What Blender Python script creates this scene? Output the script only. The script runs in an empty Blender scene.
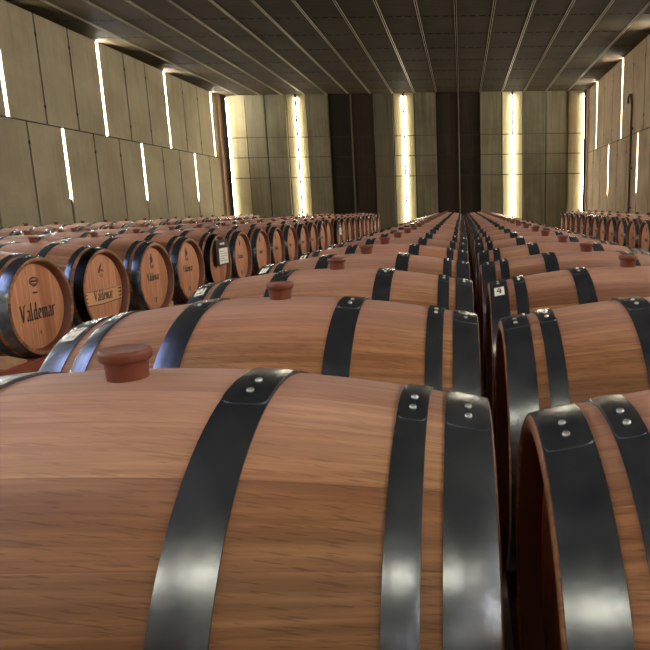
import bpy, bmesh, math, random
from mathutils import Vector, Matrix
random.seed(4)
PI = math.pi
SC = bpy.context.scene
COL = SC.collection

# ------------------------------------------------------------------ dimensions (metres)
CAMZ = 1.25                      # lens height above the floor
XL, XR = -7.55, 3.98             # side walls
YB, YF = 20.5, -6.5              # wall beyond the rows, wall behind the camera
ZC = CAMZ + 3.44                 # ceiling
ZS = CAMZ + 1.54                 # seam between the two courses of wall panels
TH = 0.30                        # wall thickness
R_B, R_C, HALF = 0.342, 0.287, 0.475   # barrel: bilge radius, chime radius, half length
AX = CAMZ - 0.215 - R_B          # height of the barrel axis
STEP = 0.70

# ------------------------------------------------------------------ materials
def nodes_of(name):
    m = bpy.data.materials.new(name); m.use_nodes = True
    nt = m.node_tree
    for n in list(nt.nodes): nt.nodes.remove(n)
    out = nt.nodes.new('ShaderNodeOutputMaterial')
    b = nt.nodes.new('ShaderNodeBsdfPrincipled')
    nt.links.new(b.outputs[0], out.inputs[0])
    return m, nt, b
class NT:
    def __init__(s, nt): s.nt = nt
    def n(s, t, **kw):
        x = s.nt.nodes.new(t)
        for k, v in kw.items(): setattr(x, k, v)
        return x
    def l(s, a, b): s.nt.links.new(a, b)
    def val(s, sock, v):
        if hasattr(v, 'is_linked') or isinstance(v, bpy.types.NodeSocket): s.l(v, sock)
        else: sock.default_value = v
    def math(s, op, a, b=None, c=None, clamp=False):
        x = s.n('ShaderNodeMath', operation=op); x.use_clamp = clamp
        s.val(x.inputs[0], a)
        if b is not None: s.val(x.inputs[1], b)
        if c is not None: s.val(x.inputs[2], c)
        return x.outputs[0]
    def mix(s, fac, a, b, mode='MIX'):
        x = s.n('ShaderNodeMix', data_type='RGBA', blend_type=mode)
        s.val(x.inputs[0], fac); s.val(x.inputs[6], a); s.val(x.inputs[7], b)
        return x.outputs[2]
    def comb(s, x, y, z):
        c = s.n('ShaderNodeCombineXYZ')
        for i, v in enumerate((x, y, z)): s.val(c.inputs[i], v)
        return c.outputs[0]
    def noise(s, vec, scale=1, detail=3, rough=.55):
        x = s.n('ShaderNodeTexNoise'); s.l(vec, x.inputs['Vector'])
        x.inputs['Scale'].default_value = scale; x.inputs['Detail'].default_value = detail
        x.inputs['Roughness'].default_value = rough
        return x.outputs['Fac']
    def ramp(s, v, pts):
        r = s.n('ShaderNodeValToRGB'); s.l(v, r.inputs[0])
        e = r.color_ramp.elements
        while len(e) < len(pts): e.new(0.5)
        for el, (p, c) in zip(e, pts):
            el.position = p; el.color = (*c, 1) if len(c) == 3 else c
        return r.outputs[0]
    def smooth(s, v, a, b):
        x = s.n('ShaderNodeMapRange', interpolation_type='SMOOTHSTEP')
        s.l(v, x.inputs[0]); x.inputs[1].default_value = a; x.inputs[2].default_value = b
        return x.outputs[0]
    def bump(s, h, strength, dist=.01):
        x = s.n('ShaderNodeBump'); x.inputs['Strength'].default_value = strength
        x.inputs['Distance'].default_value = dist; s.l(h, x.inputs['Height'])
        return x.outputs[0]
def C(r, g, b):      # sRGB 0-255 -> linear rgba
    f = lambda c: (c/255/12.92 if c/255 <= .04045 else ((c/255+.055)/1.055)**2.4)
    return (f(r), f(g), f(b), 1)

def plain(name, col, rough=.6, metal=0, spec=.5):
    m, nt, b = nodes_of(name)
    b.inputs['Base Color'].default_value = col
    b.inputs['Roughness'].default_value = rough
    b.inputs['Metallic'].default_value = metal
    b.inputs['Specular IOR Level'].default_value = spec
    return m
def glow(name, col, strength):
    m, nt, b = nodes_of(name)
    b.inputs['Base Color'].default_value = (.8, .8, .8, 1)
    b.inputs['Emission Color'].default_value = col
    b.inputs['Emission Strength'].default_value = strength
    return m

def oak_staves(name):
    """Oak bent round the x axis: staves by angle, grain running along x."""
    m, nt, b = nodes_of(name); N = NT(nt)
    tc = N.n('ShaderNodeTexCoord').outputs['Object']
    sp = N.n('ShaderNodeSeparateXYZ'); N.l(tc, sp.inputs[0])
    x, y, z = sp.outputs
    oi = N.n('ShaderNodeObjectInfo').outputs['Random']
    ang = N.math('ARCTAN2', y, z)
    wob = N.math('MULTIPLY', N.math('SINE', N.math('MULTIPLY', ang, 3.0)), .35)
    u = N.math('ADD', N.math('ADD', N.math('MULTIPLY', ang, 26/(2*PI)), wob), N.math('MULTIPLY', oi, 7.3))
    idx = N.math('FLOOR', u); fr = N.math('FRACT', u)
    wn = N.n('ShaderNodeTexWhiteNoise', noise_dimensions='2D')
    N.l(N.comb(idx, N.math('MULTIPLY', oi, 91.0), 0), wn.inputs['Vector'])
    tone = wn.outputs['Value']
    joint = N.math('MINIMUM', fr, N.math('SUBTRACT', 1.0, fr))
    jm = N.smooth(joint, 0.0, .014)
    off = N.math('MULTIPLY', tone, 37.0)
    arc = N.math('MULTIPLY', ang, .34)
    gv = N.comb(N.math('ADD', N.math('MULTIPLY', x, 1.6), off), N.math('MULTIPLY', arc, 46.0), off)
    grain = N.noise(gv, 1.6, 5, .62)
    fv = N.comb(N.math('ADD', N.math('MULTIPLY', x, 16.0), off), N.math('ADD', N.math('MULTIPLY', arc, 210.0), N.math('MULTIPLY', x, 26.0)), off)
    fleck = N.smooth(N.noise(fv, 1.5, 2, .5), .56, .66)
    blot = N.noise(N.comb(N.math('ADD', N.math('MULTIPLY', x, 2.2), off), N.math('MULTIPLY', arc, 5.0), off), 1.4, 3, .5)
    base = N.ramp(tone, [(0, C(108, 76, 46)[:3]), (.3, C(138, 100, 64)[:3]), (.65, C(168, 128, 88)[:3]), (1, C(124, 90, 62)[:3])])
    c1 = N.mix(N.smooth(grain, .36, .70), N.mix(1.0, base, (.56, .48, .40, 1), 'MULTIPLY'), base)
    c2 = N.mix(N.math('MULTIPLY', fleck, .7), c1, N.mix(1.0, c1, (.55, .47, .40, 1), 'MULTIPLY'))
    c3 = N.mix(N.smooth(blot, .35, .72), N.mix(1.0, c2, (.92, .80, .78, 1), 'MULTIPLY'), c2)
    # paler, pinkish tone mixed in towards the top staves, in blotches
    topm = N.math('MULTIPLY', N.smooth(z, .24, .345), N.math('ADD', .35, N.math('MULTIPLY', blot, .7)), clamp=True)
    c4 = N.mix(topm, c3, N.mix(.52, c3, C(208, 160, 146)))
    c5 = N.mix(jm, N.mix(.38, c4, C(80, 50, 34)), c4)
    tint = N.mix(oi, (1.04, .97, .95, 1), (.97, 1.0, 1.02, 1))
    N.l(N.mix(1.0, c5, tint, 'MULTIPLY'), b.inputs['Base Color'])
    b.inputs['Roughness'].default_value = .52
    b.inputs['Specular IOR Level'].default_value = .35
    N.l(N.bump(N.math('ADD', N.math('MULTIPLY', grain, .35), N.math('MULTIPLY', jm, .5)), .25, .004), b.inputs['Normal'])
    return m

def oak_head(name, dark=1.0):
    """Flat oak head in the yz plane: upright boards."""
    m, nt, b = nodes_of(name); N = NT(nt)
    tc = N.n('ShaderNodeTexCoord').outputs['Object']
    sp = N.n('ShaderNodeSeparateXYZ'); N.l(tc, sp.inputs[0])
    x, y, z = sp.outputs
    oi = N.n('ShaderNodeObjectInfo').outputs['Random']
    u = N.math('ADD', N.math('MULTIPLY', y, 11.0), N.math('MULTIPLY', oi, 5.0))
    idx = N.math('FLOOR', u); fr = N.math('FRACT', u)
    wn = N.n('ShaderNodeTexWhiteNoise', noise_dimensions='2D')
    N.l(N.comb(idx, N.math('MULTIPLY', oi, 57.0), 0), wn.inputs['Vector'])
    tone = wn.outputs['Value']; off = N.math('MULTIPLY', tone, 29.0)
    joint = N.smooth(N.math('MINIMUM', fr, N.math('SUBTRACT', 1.0, fr)), 0, .03)
    g = N.noise(N.comb(N.math('MULTIPLY', y, 60.0), N.math('ADD', N.math('MULTIPLY', z, 3.0), off), off), 1.3, 4, .6)
    base = N.ramp(tone, [(0, C(168*dark, 112*dark, 78*dark)[:3]), (.5, C(196*dark, 140*dark, 104*dark)[:3]), (1, C(184*dark, 128*dark, 98*dark)[:3])])
    c = N.mix(N.smooth(g, .35, .7), N.mix(1.0, base, (.72, .64, .58, 1), 'MULTIPLY'), base)
    c = N.mix(joint, N.mix(.5, c, C(80, 46, 26)), c)
    N.l(c, b.inputs['Base Color'])
    b.inputs['Roughness'].default_value = .5
    b.inputs['Specular IOR Level'].default_value = .3
    return m

def hoop_steel(name, base, dark, rough=.3, seed=0.0):
    m, nt, b = nodes_of(name); N = NT(nt)
    tc = N.n('ShaderNodeTexCoord').outputs['Object']
    sp = N.n('ShaderNodeSeparateXYZ'); N.l(tc, sp.inputs[0])
    x, y, z = sp.outputs
    oi = N.n('ShaderNodeObjectInfo').outputs['Random']
    o = N.math('ADD', N.math('MULTIPLY', oi, 40.0), seed)
    ang = N.math('ARCTAN2', y, z)
    streak = N.noise(N.comb(N.math('MULTIPLY', x, 160.0), N.math('MULTIPLY', ang, 2.2), o), 1.0, 4, .6)
    cloud = N.noise(N.comb(N.math('MULTIPLY', x, 14.0), N.math('MULTIPLY', ang, 4.0), o), 1.4, 4, .6)
    spot = N.smooth(N.noise(N.comb(N.math('MULTIPLY', x, 220.0), N.math('MULTIPLY', ang, 30.0), o), 1.0, 2, .5), .68, .76)
    c = N.mix(N.smooth(cloud, .2, .85), dark, base)
    c = N.mix(N.math('MULTIPLY', streak, .35), c, N.mix(1.0, c, (.7, .7, .74, 1), 'MULTIPLY'))
    c = N.mix(N.math('MULTIPLY', spot, .3), c, C(60, 56, 56))
    N.l(c, b.inputs['Base Color'])
    b.inputs['Metallic'].default_value = .91
    N.l(N.math('ADD', rough-.03, N.math('MULTIPLY', cloud, .07)), b.inputs['Roughness'])
    N.l(N.bump(streak, .05, .001), b.inputs['Normal'])
    return m

def concrete(name, light, dark, axis, seed=0.0, stain=.5, boards=.8):
    """Board-marked concrete; axis names the horizontal direction along the wall."""
    m, nt, b = nodes_of(name); N = NT(nt)
    tc = N.n('ShaderNodeNewGeometry').outputs['Position']
    sp = N.n('ShaderNodeSeparateXYZ'); N.l(tc, sp.inputs[0])
    h = sp.outputs[1] if axis == 'y' else sp.outputs[0]
    z = sp.outputs[2]
    v = N.comb(h, seed, z)
    cloud = N.noise(v, .9, 5, .6)
    fine = N.noise(v, 9, 4, .65)
    if axis == 'x':
        wn = N.n('ShaderNodeTexWhiteNoise', noise_dimensions='1D')
        N.l(N.math('ADD', N.math('FLOOR', N.math('DIVIDE', N.math('ADD', h, .08), .676)), seed), wn.inputs['W'])
        cloud = N.math('ADD', N.math('MULTIPLY', cloud, .75), N.math('MULTIPLY', N.math('SUBTRACT', wn.outputs['Value'], .3), .5))
    board = N.noise(N.comb(N.math('MULTIPLY', h, 13.0), seed, N.math('MULTIPLY', z, .45)), 1.0, 3, .55)
    c = N.mix(N.smooth(cloud, .32, .68), dark, light)
    c = N.mix(N.smooth(board, .35, .7), N.mix(1.0, c, (boards, boards, boards-.02, 1), 'MULTIPLY'), c)
    c = N.mix(N.math('MULTIPLY', N.smooth(fine, .58, .78), .45), c, N.mix(1.0, c, (.66, .64, .60, 1), 'MULTIPLY'))
    # rain-dark streaks hanging from the top edge
    run = N.smooth(N.noise(N.comb(N.math('MULTIPLY', h, 5.5), seed+3.0, N.math('MULTIPLY', z, .25)), 1.0, 4, .6), .45, .68)
    topm = N.smooth(z, ZC-1.7, ZC-.1)
    c = N.mix(N.math('MULTIPLY', N.math('MULTIPLY', run, topm), stain), c, N.mix(1.0, c, (.42, .40, .36, 1), 'MULTIPLY'))
    N.l(c, b.inputs['Base Color'])
    b.inputs['Roughness'].default_value = .85
    b.inputs['Specular IOR Level'].default_value = .25
    N.l(N.bump(N.math('ADD', fine, board), .25, .006), b.inputs['Normal'])
    return m

def timber(name, a, bcol, axis):
    m, nt, b = nodes_of(name); N = NT(nt)
    tc = N.n('ShaderNodeTexCoord').outputs['Object']
    mp = N.n('ShaderNodeMapping'); N.l(tc, mp.inputs[0])
    mp.inputs['Scale'].default_value = (22, 1.2, 22) if axis == 'y' else (1.2, 22, 22)
    g = N.noise(mp.outputs[0], 1.2, 4, .6)
    N.l(N.mix(N.smooth(g, .3, .7), a, bcol), b.inputs['Base Color'])
    b.inputs['Roughness'].default_value = .7
    return m

def deck(name):
    """Dark perforated metal soffit, ribs across the hall."""
    m, nt, b = nodes_of(name); N = NT(nt)
    pos = N.n('ShaderNodeNewGeometry').outputs['Position']
    sp = N.n('ShaderNodeSeparateXYZ'); N.l(pos, sp.inputs[0])
    x, y, z = sp.outputs
    rib = N.math('SINE', N.math('MULTIPLY', y, 2*PI/.075))
    hx = N.math('SINE', N.math('MULTIPLY', x, 2*PI/.055))
    hole = N.smooth(N.math('MULTIPLY', rib, hx), .1, .55)
    cl = N.noise(N.comb(x, y, 0), .6, 4, .6)
    c = N.mix(N.smooth(cl, .3, .7), C(42, 35, 24), C(57, 48, 34))
    c = N.mix(N.math('MULTIPLY', hole, .45), c, C(28, 24, 20))
    N.l(c, b.inputs['Base Color'])
    b.inputs['Roughness'].default_value = .8
    b.inputs['Specular IOR Level'].default_value = .05
    N.l(N.bump(rib, .25, .006), b.inputs['Normal'])
    return m

def floor_mat(name):
    m, nt, b = nodes_of(name); N = NT(nt)
    pos = N.n('ShaderNodeNewGeometry').outputs['Position']
    c = N.noise(pos, 1.1, 5, .6)
    N.l(N.mix(N.smooth(c, .3, .7), C(86, 78, 70), C(112, 104, 94)), b.inputs['Base Color'])
    b.inputs['Roughness'].default_value = .5
    return m

M = {
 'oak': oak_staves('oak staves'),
 'head': oak_head('oak head boards'),
 'chime': plain('wine stained chime', C(96, 52, 36), .6),
 'hoop': hoop_steel('galvanised hoop steel', C(138, 144, 150), C(98, 104, 114), .25),
 'hoopblack': hoop_steel('black painted hoop', C(40, 38, 38), C(24, 23, 24), .38),
 'rivet': plain('bright rivet steel', C(190, 190, 188), .3, 1),
 'bung': plain('red brown silicone', C(98, 48, 30), .48, 0, .4),
 'ink': plain('brown black branding ink', C(44, 30, 24), .7),
 'faint': plain('faint brown branding', C(112, 66, 40), .7),
 'paper': plain('white paper', C(226, 222, 206), .7),
 'grey ink': plain('grey print', C(150, 146, 134), .7),
 'black': plain('black plastic', C(20, 19, 19), .45),
 'pale': plain('pale printed band', C(190, 142, 98), .6),
 'beam': timber('red stained timber', C(104, 46, 26), C(134, 66, 40), 'y'),
 'wedge': timber('pale wedge timber', C(150, 112, 82), C(176, 138, 104), 'x'),
 'block': concrete('support block concrete', C(120, 114, 104), C(98, 92, 84), 'y', 9.0, 0),
 'wall side': concrete('side wall concrete', C(158, 147, 122), C(140, 129, 105), 'y', 1.0, .25, .93),
 'wall right': concrete('pipe wall concrete', C(156, 136, 112), C(130, 111, 88), 'y', 5.0, .35, .93),
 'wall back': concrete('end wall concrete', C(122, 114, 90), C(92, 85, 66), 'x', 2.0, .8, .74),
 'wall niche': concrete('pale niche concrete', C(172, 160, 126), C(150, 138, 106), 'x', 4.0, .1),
 'wall dark': concrete('dark brown panels', C(48, 38, 27), C(34, 27, 18), 'x', 7.0, .3),  # deeper brown than the other end wall panels
 'joint': plain('dark joint', C(34, 30, 25), .9),
 'tie': plain('brown tie line', C(74, 67, 50), .9),
 'deck': deck('perforated metal soffit'),
 'seam': plain('dark seam', C(12, 10, 8), .9, 0, 0),
 'tee': plain('pale ceiling profile', C(140, 130, 110), .45, .5),
 'post': plain('rust brown steel post', C(172, 140, 114), .8, 0),
 'pipe': plain('rust brown pipe', C(66, 44, 34), .5, .4),
 'floor': floor_mat('cellar floor concrete'),
 'fin': plain('dark steel fin', C(40, 42, 40), .5, .6),
 'day': glow('daylight pane', (1.0, .96, .88, 1), 120),
 'slit boost': glow('added slit head glow', (1.0, .97, .88, 1), 520),  # added emitter, only there to light the ceiling beside the slits
 'led': glow('led strip', (1.0, .91, .70, 1), 50),
 'dayfront': glow('daylight glazing', (1.0, .95, .86, 1), 1.6),
 'lamp': glow('lamp diffuser', (1.0, .89, .66, 1), 14),
 'roofday': glow('rooflight glazing', (.50, .58, 1.0, 1), 5.5),
}

# ------------------------------------------------------------------ mesh helpers
def new_obj(name, bm, mats, parent=None, loc=(0, 0, 0), smooth=False, angle=None):
    bmesh.ops.recalc_face_normals(bm, faces=bm.faces[:])
    me = bpy.data.meshes.new(name)
    bm.to_mesh(me); bm.free()
    for m in (mats if isinstance(mats, (list, tuple)) else [mats]): me.materials.append(m)
    if smooth:
        for p in me.polygons: p.use_smooth = True
        if angle:
            try: me.set_sharp_from_angle(angle=math.radians(angle))
            except Exception: pass
    o = bpy.data.objects.new(name, me)
    COL.objects.link(o)
    o.location = loc
    if parent: o.parent = parent
    return o
def box(bm, lo, hi, mi=0):
    v = [bm.verts.new((x, y, z)) for x in (lo[0], hi[0]) for y in (lo[1], hi[1]) for z in (lo[2], hi[2])]
    for f in ((0, 1, 3, 2), (4, 6, 7, 5), (0, 4, 5, 1), (2, 3, 7, 6), (0, 2, 6, 4), (1, 5, 7, 3)):
        bm.faces.new([v[i] for i in f]).material_index = mi
def lathe_x(bm, prof, seg=72, mi=0, close=False, a0=0.0, a1=2*PI):
    """profile of (x, r) spun round the x axis; angle 0 is the top, growing towards +y"""
    full = abs(a1-a0-2*PI) < 1e-6
    n = seg if full else seg+1
    rings = []
    for (x, r) in prof:
        rings.append([bm.verts.new((x, r*math.sin(a0+(a1-a0)*k/seg), r*math.cos(a0+(a1-a0)*k/seg))) for k in range(n)])
    pr = list(zip(rings, rings[1:]))
    if close: pr.append((rings[-1], rings[0]))
    for A, B in pr:
        for k in range(seg):
            j = (k+1) % n
            bm.faces.new((A[k], A[j], B[j], B[k])).material_index = mi
    if not full and close:
        for k in (0, n-1):
            bm.faces.new([r[k] for r in rings]).material_index = mi
def lathe_z(bm, prof, seg=32, mi=0, cap=True):
    rings = [[bm.verts.new((r*math.cos(2*PI*k/seg), r*math.sin(2*PI*k/seg), z)) for k in range(seg)] for (r, z) in prof]
    for A, B in zip(rings, rings[1:]):
        for k in range(seg):
            j = (k+1) % seg
            bm.faces.new((A[k], A[j], B[j], B[k])).material_index = mi
    if cap:
        bm.faces.new(rings[0]).material_index = mi; bm.faces.new(rings[-1]).material_index = mi
def tube(bm, pts, r, seg=10, mi=0):
    pts = [Vector(p) for p in pts]; rings = []
    up = None
    for i, p in enumerate(pts):
        t = (pts[min(i+1, len(pts)-1)]-pts[max(i-1, 0)]).normalized()
        if up is None: up = t.orthogonal().normalized()
        up = (up-t*up.dot(t)).normalized(); s = t.cross(up)
        rings.append([bm.verts.new(p+(up*math.cos(2*PI*k/seg)+s*math.sin(2*PI*k/seg))*r) for k in range(seg)])
    for A, B in zip(rings, rings[1:]):
        for k in range(seg):
            bm.faces.new((A[k], A[(k+1) % seg], B[(k+1) % seg], B[k])).material_index = mi
    bm.faces.new(rings[0]); bm.faces.new(rings[-1])

def empty(name, loc, label, cat, group=None):
    o = bpy.data.objects.new(name, None); COL.objects.link(o)
    o.empty_display_size = .1; o.location = loc
    tag(o, label, cat, group)
    return o
def tag(o, label, cat, group=None):
    o['label'] = label; o['category'] = cat
    if group: o['group'] = group
def struct(o):
    o['kind'] = 'structure'; return o
def copy_tree(o, parent=None):
    c = o.copy(); COL.objects.link(c)
    if parent: c.parent = parent
    for ch in list(o.children): copy_tree(ch, c)
    return c

# ------------------------------------------------------------------ the barrel
def rad(x): return R_B-(R_B-R_C)*(abs(x)/HALF)**2
HOOPS = []                       # (centre of the inner edge, outer edge) along x on the + side
HOOP_SPANS = {'chime': (.003, .060), 'quarter': (.082, .119), 'bilge': (.272, .328)}  # distance in from the end

def body_bm():
    bm = bmesh.new()
    prof = [(-HALF+.045, R_C-.034), (-HALF+.004, R_C-.022), (-HALF, R_C-.016), (-HALF+.001, R_C-.002)]
    n = 34
    prof += [(-HALF+.002+(2*HALF-.004)*i/n, rad(-HALF+.002+(2*HALF-.004)*i/n)) for i in range(n+1)]
    prof += [(HALF-.001, R_C-.002), (HALF, R_C-.016), (HALF-.004, R_C-.022), (HALF-.045, R_C-.034)]
    lathe_x(bm, prof, 96)
    for f in bm.faces:           # the cut stave ends and the groove inside them
        c = f.calc_center_median()
        if abs(c.x) > HALF-.0505 and math.hypot(c.y, c.z) < R_C-.0195: f.material_index = 1
    return bm
def head_bm(sgn):
    bm = bmesh.new()
    x0 = sgn*(HALF-.042)
    prof = [(x0-sgn*.012, R_C-.031), (x0, R_C-.036), (x0+sgn*.002, R_C-.05), (x0+sgn*.002, .001)]
    lathe_x(bm, prof, 72)
    return bm
HEAD_X = HALF-.040
def hoop_bm(sgn, span):
    """riveted steel hoop: a band following the staves, with the lapped end on top"""
    bm = bmesh.new()
    xo, xi = HALF-span[0], HALF-span[1]
    t = .0028
    n = 5
    xs = [xi+(xo-xi)*i/n for i in range(n+1)]
    outer = [(sgn*x, rad(x)+t+.0006) for x in xs]
    outer = [(outer[0][0], outer[0][1]-.0008)] + outer[1:-1] + [(outer[-1][0], outer[-1][1]-.0008)]
    inner = [(sgn*x, rad(x)+.0003) for x in reversed(xs)]
    lathe_x(bm, outer+inner, 96, close=True)
    # the lap: second thickness of steel with a rounded tongue
    a0, a1 = -.235, .20
    w = (xo-xi)/2-.0008; cx = (xo+xi)/2
    top, bot = [], []
    cols = 40
    for i in range(cols+1):
        a = a0+(a1-a0)*i/cols
        d = (a-a0)*R_B
        ww = w*(.55+.45*math.sqrt(max(0, 1-(1-min(1, d/.014))**2))) if d < .014 else w
        row_t, row_b = [], []
        for j in range(7):
            x = cx+ww*(-1+2*j/6)
            rr = rad(x)+t+.0014+.0009*min(1, d/.012)*(1-.45*abs(-1+2*j/6)**4)
            row_t.append(bm.verts.new((sgn*x, rr*math.sin(a), rr*math.cos(a))))
            rb = rad(x)+t*.6
            row_b.append(bm.verts.new((sgn*x, rb*math.sin(a), rb*math.cos(a))))
        top.append(row_t); bot.append(row_b)
    for i in range(cols):
        for j in range(6):
            bm.faces.new((top[i][j], top[i+1][j], top[i+1][j+1], top[i][j+1]))
        bm.faces.new((top[i][0], bot[i][0], bot[i+1][0], top[i+1][0]))
        bm.faces.new((top[i][6], top[i+1][6], bot[i+1][6], bot[i][6]))
    for i in (0, cols):
        for j in range(6):
            bm.faces.new((top[i][j], top[i][j+1], bot[i][j+1], bot[i][j]))
    return bm
def rivet_bm(sgn, span, a):
    bm = bmesh.new()
    cx = HALF-(span[0]+span[1])/2
    r0 = rad(cx)+.0050
    lathe_z(bm, [(.0048, -.001), (.0048, .0008), (.0040, .0020), (.0024, .0028), (.0006, .0031)], 14)
    rot = Matrix.Rotation(-a, 4, 'X')
    mat = Matrix.Translation((sgn*cx, r0*math.sin(a), r0*math.cos(a))) @ rot
    bmesh.ops.transform(bm, matrix=mat, verts=bm.verts[:])
    return bm
def bung_bm():
    bm = bmesh.new()
    z = R_B
    lathe_z(bm, [(.0245, z-.012), (.0262, z+.020), (.0268, z+.0228), (.0300, z+.0238), (.0316, z+.0262), (.0318, z+.0345),
                 (.0308, z+.0372), (.0290, z+.0384), (.0265, z+.0380), (.010, z+.0376), (.002, z+.0376)], 40)
    return bm

# --- lettering: strokes of a broad flat pen
GLY = {
 'V': (1.02, [[(0, 1.45), (.16, 1.55), (.46, .02)], [(.46, .02), (.84, 1.5), (1.0, 1.45)]]),
 'a': (.74, [[(.12, .92), (.40, 1.0), (.55, .86), (.55, .10), (.70, .02)], [(.55, .58), (.18, .46), (.10, .14), (.28, .02), (.55, .22)]]),
 'l': (.34, [[(.08, 1.6), (.08, .10), (.24, .02)]]),
 'd': (.74, [[(.54, 1.6), (.54, .10), (.70, .02)], [(.54, .86), (.26, 1.0), (.09, .66), (.12, .14), (.32, .02), (.54, .24)]]),
 'e': (.64, [[(.10, .48), (.54, .58), (.46, .92), (.24, .98), (.08, .50), (.22, .06), (.56, .12)]]),
 'm': (1.02, [[(0, .9), (.14, 1.0), (.14, 0)], [(.14, .8), (.42, 1.0), (.50, .84), (.50, 0)], [(.50, .8), (.78, 1.0), (.86, .84), (.86, .10), (.98, .02)]]),
 'r': (.52, [[(0, .9), (.14, 1.0), (.14, 0)], [(.14, .74), (.40, 1.0), (.52, .88)]]),
 '1': (.50, [[(.10, 1.15), (.30, 1.45), (.30, 0)]]),
 '4': (.80, [[(.50, 1.5), (.06, .5), (.76, .5)], [(.55, 1.0), (.55, 0)]]),
 '2': (.75, [[(.06, 1.2), (.32, 1.48), (.60, 1.2), (.50, .8), (.06, .04), (.66, .04)]]),
 '3': (.72, [[(.06, 1.3), (.34, 1.48), (.58, 1.2), (.30, .8), (.60, .42), (.34, .02), (.06, .2)]]),
 '.': (.30, [[(.10, .02), (.14, .10)]]),
 '8': (.72, [[(.34, .78), (.10, 1.1), (.34, 1.48), (.58, 1.1), (.34, .78), (.06, .38), (.34, .02), (.62, .38), (.34, .78)]]),
}
def pen(bm, pts, place, nib=(.085, .05), mi=0):
    nx, ny = nib
    for (a, b) in zip(pts, pts[1:]):
        d = (b[0]-a[0], b[1]-a[1])
        if abs(d[0]*ny-d[1]*nx) < 1e-5: d = (d[0]+1e-3, d[1])
        q = [(a[0]-nx, a[1]-ny), (a[0]+nx, a[1]+ny), (b[0]+nx, b[1]+ny), (b[0]-nx, b[1]-ny)]
        bm.faces.new([bm.verts.new(place(*p)) for p in q]).material_index = mi
def write(bm, text, place, size, cx, cy, condense=1.0, nib=(.085, .05), mi=0):
    W = sum(GLY[c][0]+.08 for c in text)-.08
    x = -W/2
    for c in text:
        w, st = GLY[c]
        for s in st:
            pen(bm, s, lambda u, v, x=x: place(cx+(x+u)*size*condense, cy+(v-.5)*size), nib, mi)
        x += w+.08
def thicken(bm, vec):
    """give flat printing a thin real body"""
    r = bmesh.ops.extrude_face_region(bm, geom=bm.faces[:])
    bmesh.ops.translate(bm, vec=vec, verts=[g for g in r['geom'] if isinstance(g, bmesh.types.BMVert)])
def ring(bm, place, cx, cy, rx, ry, w, seg=28, a0=0, a1=2*PI, mi=0):
    for k in range(seg):
        p = []
        for (t, rr) in ((k, 0), (k+1, 0), (k+1, 1), (k, 1)):
            a = a0+(a1-a0)*t/seg
            p.append(place(cx+(rx-w*rr)*math.cos(a), cy+(ry-w*rr)*math.sin(a)))
        bm.faces.new([bm.verts.new(q) for q in p]).material_index = mi
def blob(bm, place, pts, mi=0):
    bm.faces.new([bm.verts.new(place(*p)) for p in pts]).material_index = mi

def marks_bm(style, sgn, piece):
    """branding on a head facing +x (sgn 1) or -x; piece: ribbon, lettering, crest, lot_mark"""
    bm = bmesh.new()
    X = sgn*(HEAD_X+.0004)
    P = lambda u, v: (X, sgn*u, v)
    Q = lambda u, v: (X+sgn*.0006, sgn*u, v)
    if style == 'large':
        if piece == 'lettering': write(bm, 'Valdemar', P, .064, 0, -.045, .76, (.125, .07))
        elif piece == 'crest':
            ring(bm, P, 0, .150, .042, .026, .008); ring(bm, P, 0, .150, .030, .016, .003)
            blob(bm, P, [(-.026, .144), (.026, .144), (.026, .156), (-.026, .156)])
            ring(bm, P, 0, .158, .036, .040, .006, 12, -2.5, -.64)
        elif piece == 'lot_mark':
            blob(bm, P, [(-.024, .078), (.022, .078), (.022, .087), (-.024, .087)])
            write(bm, '18', P, .014, 0, -.160, .9)
    elif style == 'band':
        zc = -.035
        g = lambda u: zc-.012*math.cos(u/.225*1.4)+.004
        us = [(-.225+.0375*k, -.225+.0375*(k+1)) for k in range(12)]
        if piece == 'ribbon':
            for u0, u1 in us: blob(bm, P, [(u0, g(u0)-.046), (u1, g(u1)-.046), (u1, g(u1)+.046), (u0, g(u0)+.046)], 1)
        elif piece == 'lettering':
            write(bm, 'Valdemar', Q, .048, 0, zc-.006, .76, (.12, .075))
            for u0, u1 in us:
                for s, w in ((1, .003), (-1, .006)):
                    blob(bm, Q, [(u0, g(u0)+s*.046-w), (u1, g(u1)+s*.046-w), (u1, g(u1)+s*.046), (u0, g(u0)+s*.046)])
            for s in (-1, 1):
                for k in range(3):
                    v = zc+.026-.026*k
                    blob(bm, Q, [(s*.188, v-.003), (s*.228, v-.007), (s*.228, v+.007), (s*.188, v+.003)])
        elif piece == 'crest':
            blob(bm, P, [(-.035, .125), (-.012, .128), (-.004, .150), (.012, .165), (.022, .195), (-.002, .175), (-.020, .158)])
            blob(bm, P, [(-.004, .150), (.020, .128), (.036, .136), (.012, .148)])
            write(bm, 'ra', P, .022, 0, .108, 1.2)
    else:
        if piece == 'lettering': write(bm, 'Valdemar', P, .040 if style == 'small' else .032, 0, .008, .78, (.14, .09))
        elif piece == 'crest':
            blob(bm, P, [(-.018, .185), (.014, .180), (.022, .150), (.008, .128), (-.016, .134), (-.025, .160)])
            blob(bm, P, [(-.008, .200), (.012, .205), (.004, .184), (-.012, .186)])
            if style == 'small':
                blob(bm, P, [(-.034, .134), (-.012, .140), (-.018, .118)]); write(bm, 'lear', P, .022, 0, .100, 1.0, (.15, .1))
        elif piece == 'lot_mark': write(bm, '1.8', P, .028, 0, -.178, .9, (.15, .1))
    if not bm.faces: bm.free(); return None
    thicken(bm, Vector((sgn*.0004, 0, 0)))
    return bm

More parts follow.
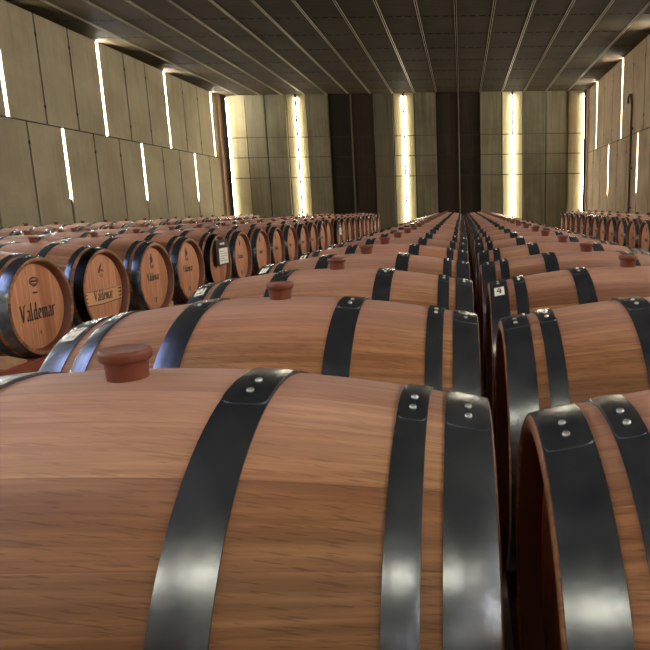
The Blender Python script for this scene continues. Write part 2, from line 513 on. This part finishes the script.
MESH = {}
def shared(key, bmf, mats, **kw):
    if key not in MESH:
        o = new_obj(key, bmf(), mats, **kw)
        MESH[key] = o.data
        bpy.data.objects.remove(o)
    return MESH[key]
def part(name, me, parent, loc=(0, 0, 0)):
    o = bpy.data.objects.new(name, me); COL.objects.link(o)
    o.parent = parent; o.location = loc
    return o

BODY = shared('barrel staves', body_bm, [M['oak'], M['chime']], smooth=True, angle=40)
HEADS = {s: shared('barrel head %d' % s, lambda s=s: head_bm(s), M['head'], smooth=True, angle=40) for s in (-1, 1)}
HM = {(s, k): shared('hoop %d %s' % (s, k), lambda s=s, k=k: hoop_bm(s, HOOP_SPANS[k]), M['hoop'], smooth=True, angle=35)
      for s in (-1, 1) for k in HOOP_SPANS}
RM = {(s, k, a): shared('rivet %d %s %d' % (s, k, a), lambda s=s, k=k, a=a: rivet_bm(s, HOOP_SPANS[k], -.045-.10*a), M['rivet'], smooth=True, angle=50)
      for s in (-1, 1) for k in HOOP_SPANS for a in (0, 1)}
BUNG = shared('bung', bung_bm, M['bung'], smooth=True, angle=40)
PIECES = {'large': ('lettering', 'crest', 'lot_mark'), 'band': ('ribbon', 'lettering', 'crest'), 'small': ('lettering', 'crest', 'lot_mark'), 'tiny': ('lettering', 'crest', 'lot_mark')}
def brand(b, style, sgn=1):
    """the printing on a head, as children of that head"""
    h = [c for c in b.children if c.name.startswith('barrel_head') and c.data == HEADS[sgn]][0]
    for pc in PIECES[style]:
        part(pc, shared('%s %s %d' % (pc, style, sgn), lambda: marks_bm(style, sgn, pc), [M['ink'], M['pale']]), h)

def make_barrel(name, rivets):
    root = empty(name, (0, 0, 0), 'oak wine barrel', 'barrel')
    o = (0, 0, R_B)
    part('stave_body', BODY, root, o)
    for s in (-1, 1): part('barrel_head', HEADS[s], root, o)
    for s in (-1, 1):
        for k in HOOP_SPANS:
            h = part('hoop', HM[s, k], root, o)
            if rivets:
                for a in (0, 1): part('rivet', RM[s, k, a], h)
    part('bung', BUNG, root, o)
    return root
proto_near = make_barrel('wine_barrel', True)
proto_far = make_barrel('wine_barrel', False)
used = {id(proto_near): False, id(proto_far): False}

ORD = ['first', 'second', 'third', 'fourth', 'fifth', 'sixth', 'seventh', 'eighth', 'ninth', 'tenth', 'eleventh', 'twelfth', 'thirteenth',
       'fourteenth', 'fifteenth', 'sixteenth', 'seventeenth', 'eighteenth', 'nineteenth', 'twentieth', 'twenty-first', 'twenty-second',
       'twenty-third', 'twenty-fourth', 'twenty-fifth', 'twenty-sixth', 'twenty-seventh']
def place(x, y, label, group, near=False):
    p = proto_near if near else proto_far
    if not used[id(p)]:
        used[id(p)] = True; r = p
    else:
        r = copy_tree(p)
    r.location = (x, y, AX-R_B)
    r['label'] = label; r['category'] = 'barrel'; r['group'] = group
    return r

def sticker(b, sgn, text, seed, a_mid=-.34):
    """white number label stuck on the chime hoop, on the camera's side of the top"""
    rnd = random.Random(seed)
    tilt = rnd.uniform(-.12, .12)
    cx = HALF-.032
    def P(u, v, lift=.0045):
        # u across the hoop, v up the curve
        u2 = u*math.cos(tilt)-v*math.sin(tilt); v2 = u*math.sin(tilt)+v*math.cos(tilt)
        x = cx-sgn*u2 if sgn > 0 else cx+u2*-1
        x = cx + (u2 if sgn > 0 else -u2)
        a = a_mid+v2/(R_C+.004)
        rr = rad(x)+lift
        return (sgn*x, rr*math.sin(a), rr*math.cos(a))
    bm = bmesh.new()
    n = 6
    for i in range(n):
        v0, v1 = -.026+.052*i/n, -.026+.052*(i+1)/n
        bm.faces.new([bm.verts.new(P(u, v)) for u, v in ((-.016, v0), (.016, v0), (.016, v1), (-.016, v1))])
    bmesh.ops.remove_doubles(bm, verts=bm.verts[:], dist=1e-5)
    r = bmesh.ops.extrude_face_region(bm, geom=bm.faces[:])
    for g in r['geom']:
        if isinstance(g, bmesh.types.BMVert): 
            d = Vector((0, g.co.y, g.co.z)).normalized(); g.co += d*.0004
    s = new_obj('number_sticker', bm, M['paper'], b, (0, 0, R_B))
    s['label'] = 'white number sticker on the hoop'
    bm = bmesh.new()
    write(bm, text, lambda u, v: P(u, v, .0052), .026, 0, -.003, .8, (.13, .09))
    new_obj('printed_number', bm, M['ink'], s)

GA, GB = 'barrels on the stamped-head side of the narrow gap', 'barrels on the pipe side of the narrow gap'
XA, XB = -.440, .559
rowA, rowB, rowC, rowD = [], [], [], []
XHC = -2.4957
XCc, XEc, XFc, XDc = XHC-HALF, XHC-HALF*3-.05, -6.40, 2.60+HALF
# near ends first
place(XA, .7945-STEP, 'oak barrel directly before the big foremost barrel, beneath the camera', GA)
place(XB, .7945+1.893*STEP-3*STEP, 'oak barrel beside the narrow gap, beneath the camera on the pipe side', GB)
for i in range(26):
    y = .7945+STEP*i
    lab = 'oak barrel, %s from the camera, on the stamped-head side of the narrow gap' % ORD[i]
    if i == 0: lab = 'big foremost oak barrel with steel hoops and a large red-brown bung in full view'
    rowA.append(place(XA+random.uniform(-.006, .006)*(i > 1), y, lab, GA, i < 7))
for i in range(26):
    y = .7945+1.893*STEP-2*STEP+STEP*i+(  .006 if i == 0 else 0)
    lab = 'oak barrel, %s from the camera, on the pipe side of the narrow gap' % ORD[i]
    rowB.append(place(XB+random.uniform(-.008, .008)*(i > 1), y, lab, GB, i < 7))
for i in range(23):
    y = 3.70+STEP*i
    st = 'large' if i == 0 else 'band' if i == 1 else 'small' if i < 4 else 'tiny'
    lab = 'oak barrel, %s from the camera in the row of stamped heads across the aisle' % ORD[i]
    if i == 0: lab = 'oak barrel with large dark lettering across its head under an oval crest'
    if i == 1: lab = 'oak barrel with a black end hoop and a pale lettered ribbon across its head'
    dx = -.04 if i == 12 else random.uniform(-.012, .012)
    b = place(XCc+dx, y, lab, 'barrels in the row of stamped heads', i < 3)
    rowC.append(b)
    if i not in (4, 12, 13, 15):
        brand(b, st)
    if i in (1, 4, 13):
        for ch in b.children:
            if ch.name.startswith('hoop') and ch.data == HM[1, 'chime']:
                me = MESH.get('black chime hoop')
                if me is None:
                    me = ch.data.copy(); me.materials.clear(); me.materials.append(M['hoopblack']); MESH['black chime hoop'] = me
                ch.data = me; ch['label'] = 'black end hoop'
for i in range(22):
    y = 4.40+.0+STEP*i
    place(XEc, y, 'oak barrel, %s from the camera in the row backing onto the stamped heads' % ORD[i], 'barrels in the row behind the stamped heads')
for i in range(17):
    y = 7.95+STEP*i
    place(XFc, y, 'oak barrel, %s from the camera in the row along the wall without the pipe' % ORD[i], 'barrels along the wall without the pipe')
for i in range(13):
    y = 8.35+STEP*i
    b = place(XDc, y, 'oak barrel, %s from the camera in the row beneath the wall with the pipe' % ORD[i], 'barrels along the wall with the pipe')
    brand(b, 'tiny', -1)
for i, t in ((1, '11'), (2, '12'), (3, '11'), (4, '4'), (5, '12'), (7, '2')):
    sticker(rowA[i], -1, t, i)
sticker(rowB[2], -1, '4', 9, -.36)

# ------------------------------------------------------------------ white sheets hung on two heads
def pouch(b, label, w, h):
    x, y, z = b.location
    X = x+HALF+.002
    t = empty('hanging_document_pouch', (X, y+.03, z+R_B-.06), label, 'document', 'document pouches hung on barrel heads')
    bm = bmesh.new(); box(bm, (0, -w/2, .04), (.006, w/2, h-.10)); o = new_obj('backing_board', bm, M['black'], t)
    bm = bmesh.new()
    for (u, wd) in ((-.05, .025), (-.02, .03), (.015, .02), (.04, .03)): box(bm, (.006, u, h-.155), (.0066, u+wd, h-.135))
    new_obj('heading_print', bm, M['paper'], o)
    bm = bmesh.new(); box(bm, (.006, -w*.28, .05), (.0075, w*.46, h-.19)); s = new_obj('paper_sheet', bm, M['paper'], t); s['label'] = 'white printed paper sheet'
    bm = bmesh.new()
    for k in range(9):
        z0 = h-.225-.024*k
        if z0 < .07: break
        box(bm, (.0075, -w*.2, z0), (.0079, w*(.36 if k % 3 else .12), z0+.006))
    new_obj('printed_line', bm, M['grey ink'], s)
pouch(rowC[4], 'white paper sheet in a black pouch on the fifth stamped-row barrel', .32, .40)
pouch(rowC[13], 'small far white sheet in a black pouch, further down the stamped row', .28, .38)

# ------------------------------------------------------------------ timber beams, blocks, wedges under the barrels
BEAM_TOP = AX-rad(.425)-.0036
rows = {'A': (XA, -.45, 19.0), 'B': (XB, -.5, 19.0), 'C': (XCc, 3.1, 19.7), 'E': (XEc, 3.9, 19.7), 'F': (XFc, 7.3, 19.8), 'D': (XDc, 7.8, 17.4)}
txt = {'A': 'of barrels on the stamped-head side', 'B': 'of barrels on the pipe side of the gap',
       'C': 'of the stamped-head barrels', 'E': 'of the row backing onto stamped heads', 'F': 'of the row along the pipeless wall', 'D': 'of the row beneath the pipe wall'}
for k, (x, y0, y1) in rows.items():
    for s in (-1, 1):
        side = 'aisle' if (k in 'AEF' and s < 0 and k != 'E') or (k in 'BC' and s > 0) or (k == 'D' and s < 0) or (k == 'E' and s < 0) else 'inner'
        bm = bmesh.new(); bx = x+s*.405
        box(bm, (-.05, y0, -.16), (.05, y1, 0))
        bmesh.ops.bevel(bm, geom=bm.edges[:], offset=.006, segments=1, affect='EDGES')
        o = new_obj('timber_beam', bm, M['beam'], None, (bx, 0, BEAM_TOP))
        tag(o, 'red-brown timber beam under the %s ends %s' % (side, txt[k]), 'beam', 'timber beams under the barrels')
    # concrete blocks carrying both beams
    n = int((y1-y0)/3.0)
    for j in range(n+1):
        yy = y0+.25+(y1-y0-.5)*j/n
        bm = bmesh.new(); box(bm, (-.47, -.10, 0), (.47, .10, BEAM_TOP-.161))
        bmesh.ops.bevel(bm, geom=bm.edges[:], offset=.008, segments=1, affect='EDGES')
        o = new_obj('support_block', bm, M['block'], None, (x, yy, 0))
        tag(o, 'low concrete block under the timbers %s' % txt[k], 'block', 'concrete blocks %s' % txt[k])
for i in range(3):
    for s in (-1, 1):
        bm = bmesh.new()
        pts = [(.0, 0), (.17, 0), (.17, .016), (.03, .085), (0, .085)]
        A = [bm.verts.new((-.03, s*(.325-p[0]), p[1]*.8)) for p in pts]; B = [bm.verts.new((.03, s*(.325-p[0]), p[1]*.8)) for p in pts]
        bm.faces.new(A); bm.faces.new(B)
        for q in range(5): bm.faces.new((A[q], A[(q+1) % 5], B[(q+1) % 5], B[q]))
        o = new_obj('wooden_wedge', bm, M['wedge'], None, (XHC-.068, 3.70+STEP*i, BEAM_TOP+.0005))
        tag(o, 'pale wooden wedge %s the %s stamped barrel on its beam' % ('before' if s < 0 else 'beyond', ORD[i]), 'wedge', 'wooden wedges on the beam')

# ------------------------------------------------------------------ the hall
bm = bmesh.new(); box(bm, (XL-TH-.2, YF-TH, -.1), (XR+TH+.2, YB+TH+.2, 0)); struct(new_obj('floor', bm, M['floor']))
# ceiling with the dark cross seams
bm = bmesh.new(); box(bm, (XL-TH-.2, YF-TH, ZC), (XR+TH+.2, YB+TH+.2, ZC+.15))
y = 11.3-1.2*14
while y < YB:
    if y > YF:
        x = XL+.05
        while x < XR-.05:
            box(bm, (x, y-.014, ZC-.004), (x+.115, y+.014, ZC-.0002), 1); x += .171
    y += 1.2
struct(new_obj('ceiling', bm, [M['deck'], M['seam']]))
# long pale profiles, each a pair of fins with a dark slot between
for k in range(-10, 7):
    x = -.065+.684*k
    if not XL+.2 < x < XR-.2: continue
    bm = bmesh.new()
    for d in (-.022, .013): box(bm, (x+d, YF+.02, ZC-.022), (x+d+.009, YB-.02, ZC-.0005))
    box(bm, (x-.014, YF+.02, ZC-.006), (x+.014, YB-.02, ZC-.0005), 1)
    struct(new_obj('trim_%d' % (k+11), bm, [M['tee'], M['seam']]))

SLOT = .07
def side_wall(name, xin, sgn, up_slots, lo_slots, panel, mat, n0):
    """concrete panels in two courses; light slits cut right through; sgn is the outward direction"""
    bm = bmesh.new()
    xo = xin+sgn*TH
    x0, x1 = min(xin, xo), max(xin, xo)
    g = .022
    def course(z0, z1, slots, slit_z0):
        """panels between slits; below slit_z0 the slit is closed by dark board"""
        edges = sorted(slots)
        cuts = [YF-TH]+[e for e in edges]+[YB+TH]
        for a, b in zip(cuts, cuts[1:]):
            lo = a+(SLOT/2 if a in edges else 0); hi = b-(SLOT/2 if b in edges else 0)
            if a not in edges: m = max(1, round((hi-lo)/panel)); ys = [hi-panel*q for q in range(m)]+[lo]; ys = sorted(set(ys))
            elif b not in edges: ys = [lo+panel*q for q in range(int((hi-lo)/panel)+1)]+[hi]
            else:
                m = max(1, round((hi-lo)/panel)); ys = [lo+(hi-lo)*q/m for q in range(m+1)]
            for q, (p0, p1) in enumerate(zip(ys, ys[1:])):
                if p1-p0 < .05: continue
                a0 = p0+(g if q else 0); a1 = p1-(g if q < len(ys)-2 else 0)
                box(bm, (x0, a0, z0), (x1, a1, z1), 0)
                if q:                # joint backing and the cast-in fixing sockets
                    xs = (xin+sgn*.022, xin+sgn*.06)
                    box(bm, (min(xs), p0-g-.002, z0), (max(xs), p0+g+.002, z1), 1)
                    for zz in (z0+.28, z1-.38):
                        box(bm, (min(xin-sgn*.002, xin+sgn*.02), p0-.028, zz), (max(xin-sgn*.002, xin+sgn*.02), p0+.028, zz+.06), 1)
        for e in edges:
            if slit_z0 > z0:
                xs = (xin+sgn*.025, xin+sgn*.08)
                box(bm, (min(xs), e-SLOT/2-.002, z0), (max(xs), e+SLOT/2+.002, slit_z0), 1)
    course(0, ZS-.012, lo_slots, CAMZ+.22)
    course(ZS+.012, ZC, up_slots, 0)
    xs = (xin+sgn*.02, xin+sgn*.06)
    box(bm, (min(xs), YF-TH, ZS-.014), (max(xs), YB+TH, ZS+.014), 1)
    struct(new_obj(name, bm, [mat, M['joint']]))
    n = n0
    for slots, z0, z1 in ((up_slots, ZS+.012, ZC-.002), (lo_slots, CAMZ+.22, ZS-.012)):
        for e in slots:
            bm = bmesh.new()
            xs = (xin+sgn*.030, xin+sgn*.045)
            box(bm, (min(xs), e-SLOT/2+.001, z0), (max(xs), e+SLOT/2-.001, z1))
            for f_ in bm.faces: f_.material_index = 0
            if slots is up_slots:        # stronger glow added in the head of the slit to brighten the soffit
                for v in bm.verts:
                    if v.co.z > z1-.01: v.co.z = z1-.60
                box(bm, (min(xs), e-SLOT/2+.001, z1-.599), (max(xs), e+SLOT/2-.001, z1), 1)
            struct(new_obj('window_%d' % n, bm, [M['day'], M['slit boost']])); n += 1
    return n
upL = [10.99+2.985*k for k in range(-5, 4)]
loL = [12.43+2.985*k for k in range(-6, 3)]
upR = [16.15+2.95*k for k in range(-7, 2)]
loR = [17.46+2.87*k for k in range(-8, 1)]
n = side_wall('wall_left', XL, -1, upL, loL, .985, M['wall side'], 1)
n = side_wall('wall_right', XR, 1, upR, loR, .98, M['wall right'], n)

# wall beyond the rows: upright panels, three pairs dark or pale, tie lines across
bx = [XL-TH, -7.40, -6.733, -6.105, -5.446, -4.818, -4.127, -3.435, -2.743, -2.114, -1.452, -.759, -.065, .598, 1.293, 1.956, 2.683, 3.38, XR+TH]
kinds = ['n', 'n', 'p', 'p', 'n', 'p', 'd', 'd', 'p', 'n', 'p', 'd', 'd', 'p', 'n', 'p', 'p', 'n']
zl = [CAMZ+.92, CAMZ+1.55, CAMZ+2.16]
bm = bmesh.new()
for q, (a, b) in enumerate(zip(bx, bx[1:])):
    kd = kinds[q]
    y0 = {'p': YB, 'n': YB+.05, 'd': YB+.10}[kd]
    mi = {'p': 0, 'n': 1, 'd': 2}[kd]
    prev = 0
    for zz in zl+[ZC]:
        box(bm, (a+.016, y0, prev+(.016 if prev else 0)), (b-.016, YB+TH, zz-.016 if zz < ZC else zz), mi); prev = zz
    for zz in zl: box(bm, (a+.016, y0+.012, zz-.017), (b-.016, YB+TH, zz+.017), 3 if kd == 'd' else 4)
    if q: box(bm, (a-.018, YB+.12, 0), (a+.018, YB+TH, ZC), 3)
    # raised steel edge on some joints
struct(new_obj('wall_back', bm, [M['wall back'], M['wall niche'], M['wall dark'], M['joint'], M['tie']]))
for q, x in enumerate((-3.435, -.065)):
    bm = bmesh.new(); box(bm, (x-.02, YB+.03, 0), (x+.02, YB+.11, ZC-.001)); struct(new_obj('trim_%d' % (30+q), bm, M['wall back']))

def light_strip(x, label, side=0):
    t = empty('light_strip', (x, YB+.05, 0), label, 'light', 'upright light strips on the end wall')
    bm = bmesh.new(); box(bm, (-.030, -.085, .0), (.030, -.0005, ZC-.004)); new_obj('steel_fin', bm, M['fin'], t)
    for s in (-1, 1):
        if side and s != side: continue
        bm = bmesh.new()
        # strip tucked against the fin, facing the concrete beside it
        A = [(s*.031, -.060), (s*.031, -.006), (s*.060, -.006)]
        V0 = [bm.verts.new((p[0], p[1], .05)) for p in A]; V1 = [bm.verts.new((p[0], p[1], ZC-.10)) for p in A]
        bm.faces.new(V0); bm.faces.new(V1)
        for q in range(3): bm.faces.new((V0[q], V0[(q+1) % 3], V1[(q+1) % 3], V1[q]))
        new_obj('glowing_strip', bm, M['led'], t)
light_strip(-5.132, 'bright upright light strip between the corner post and the first dark panels')
light_strip(-1.783, 'bright upright light strip midway between the two pairs of dark panels')
light_strip(1.6245, 'bright upright light strip between the second dark panels and the pipe wall')
light_strip(-7.33, 'bright upright light strip in the corner of the wall without the pipe', 1)
light_strip(3.90, 'bright upright light strip in the corner beside the pipe wall', -1)
for q, (x0, x1) in enumerate(((XL+.001, XL+.085), (XR-.04, XR-.001))):
    bm = bmesh.new(); box(bm, (x0, YB-.22, 0), (x1, YB+.03, ZC-.001)); struct(new_obj('trim_%d' % (40+q), bm, M['post']))

# wall behind the camera, with tall glazed slits
bm = bmesh.new()
glz = [(-6.2, -5.2), (-3.2, -2.2), (-.3, .7), (2.2, 3.2)]
cur = XL-TH
for a, b in glz:
    box(bm, (cur, YF-TH, 0), (a, YF, ZC)); box(bm, (a, YF-TH, 0), (b, YF, .9)); box(bm, (a, YF-TH, ZC-.5), (b, YF, ZC)); cur = b
box(bm, (cur, YF-TH, 0), (XR+TH, YF, ZC))
struct(new_obj('wall_front', bm, M['wall back']))
for a, b in glz:
    bm = bmesh.new(); box(bm, (a, YF-.14, .9), (b, YF-.12, ZC-.5)); struct(new_obj('window_%d' % n, bm, M['dayfront'])); n += 1

# ceiling fittings over the near end of the hall
for q, x in enumerate((-3.0, -.8, 1.4)):
    t = empty('ceiling_light', (x, -2.9, ZC), 'long white ceiling light over the near end of the barrel rows', 'light', 'ceiling lights over the near end')
    bm = bmesh.new()
    for lo, hi in (((-.8, -.34, -.07), (-.77, .34, 0)), ((.77, -.34, -.07), (.8, .34, 0)), ((-.77, -.34, -.07), (.77, -.31, 0)), ((-.77, .31, -.07), (.77, .34, 0))): box(bm, lo, hi)
    new_obj('lamp_housing', bm, M['fin'], t)
    bm = bmesh.new(); box(bm, (-.769, -.309, -.05), (.769, .309, -.04)); new_obj('diffuser', bm, M['lamp'], t)
bm = bmesh.new(); box(bm, (-5.0, -1.2, ZC-.012), (-3.6, 2.6, ZC-.002)); struct(new_obj('window_%d' % n, bm, M['roofday'])); n += 1
bm = bmesh.new()
for lo, hi in (((-5.06, -1.26), (-5.0, 2.66)), ((-3.6, -1.26), (-3.54, 2.66)), ((-5.0, -1.26), (-3.6, -1.2)), ((-5.0, 2.6), (-3.6, 2.66)), ((-5.0, .65), (-3.6, .71))):
    box(bm, (lo[0], lo[1], ZC-.09), (hi[0], hi[1], ZC-.001))
struct(new_obj('trim_50', bm, M['fin']))

# ------------------------------------------------------------------ the pipe on the wall
t = empty('wall_pipe', (XR-.05, 15.02, 0), 'thin rust-brown pipe with a hooked top running up the concrete wall', 'pipe')
pts = [(0, 0, .0), (0, 0, 1.2), (0, 0, CAMZ+2.20)]
pts += [(0, .10*math.sin(a*.5), CAMZ+2.20+.16*math.sin(a)) for a in (.35, .7)]
pts += [(0, .05+.14*(1-math.cos(a)), CAMZ+2.32+.12*math.sin(a)) for a in (.5, 1.0, 1.5, 2.0, 2.5, 3.0, 3.6)]
bm = bmesh.new(); tube(bm, pts, .026, 12); new_obj('pipe_run', bm, M['pipe'], t, smooth=True, angle=50)
for zz in (1.1, 2.0, 2.9):
    bm = bmesh.new(); box(bm, (-.02, -.045, zz), (.049, .045, zz+.03)); new_obj('pipe_bracket', bm, M['fin'], t)

# ------------------------------------------------------------------ camera
f, ppx, pit, yaw, roll = 625.85, 468.17, .190398, -.0066807, -.0149816
cp, sp_, cy, sy = math.cos(pit), math.sin(pit), math.cos(yaw), math.sin(yaw)
fwd = Vector((-sy*cp, cy*cp, -sp_)); right = Vector((cy, sy, 0)); up = right.cross(fwd)
r2 = right*math.cos(roll)+up*math.sin(roll); u2 = up*math.cos(roll)-right*math.sin(roll)
cam = bpy.data.cameras.new('camera'); co = bpy.data.objects.new('camera', cam); COL.objects.link(co)
mw = Matrix((r2, u2, -fwd)).transposed().to_4x4(); mw.translation = (0, 0, CAMZ)
co.matrix_world = mw
cam.sensor_width = 36; cam.sensor_fit = 'HORIZONTAL'
cam.lens = f/650*36; cam.shift_x = (325-ppx)/650; cam.clip_start = .02; cam.clip_end = 100
SC.camera = co

w = bpy.data.worlds.new('world'); SC.world = w; w.use_nodes = True
w.node_tree.nodes['Background'].inputs[0].default_value = (.6, .7, .8, 1)
w.node_tree.nodes['Background'].inputs[1].default_value = .3
SC.view_settings.view_transform = 'Standard'
SC.view_settings.look = 'None'
SC.view_settings.gamma = 1
SC.view_settings.use_curve_mapping = False
SC.view_settings.exposure = 0.0
SC.cycles.use_denoising = True
SC.cycles.max_bounces = 8
SC.cycles.diffuse_bounces = 5
SC.cycles.sample_clamp_indirect = 8
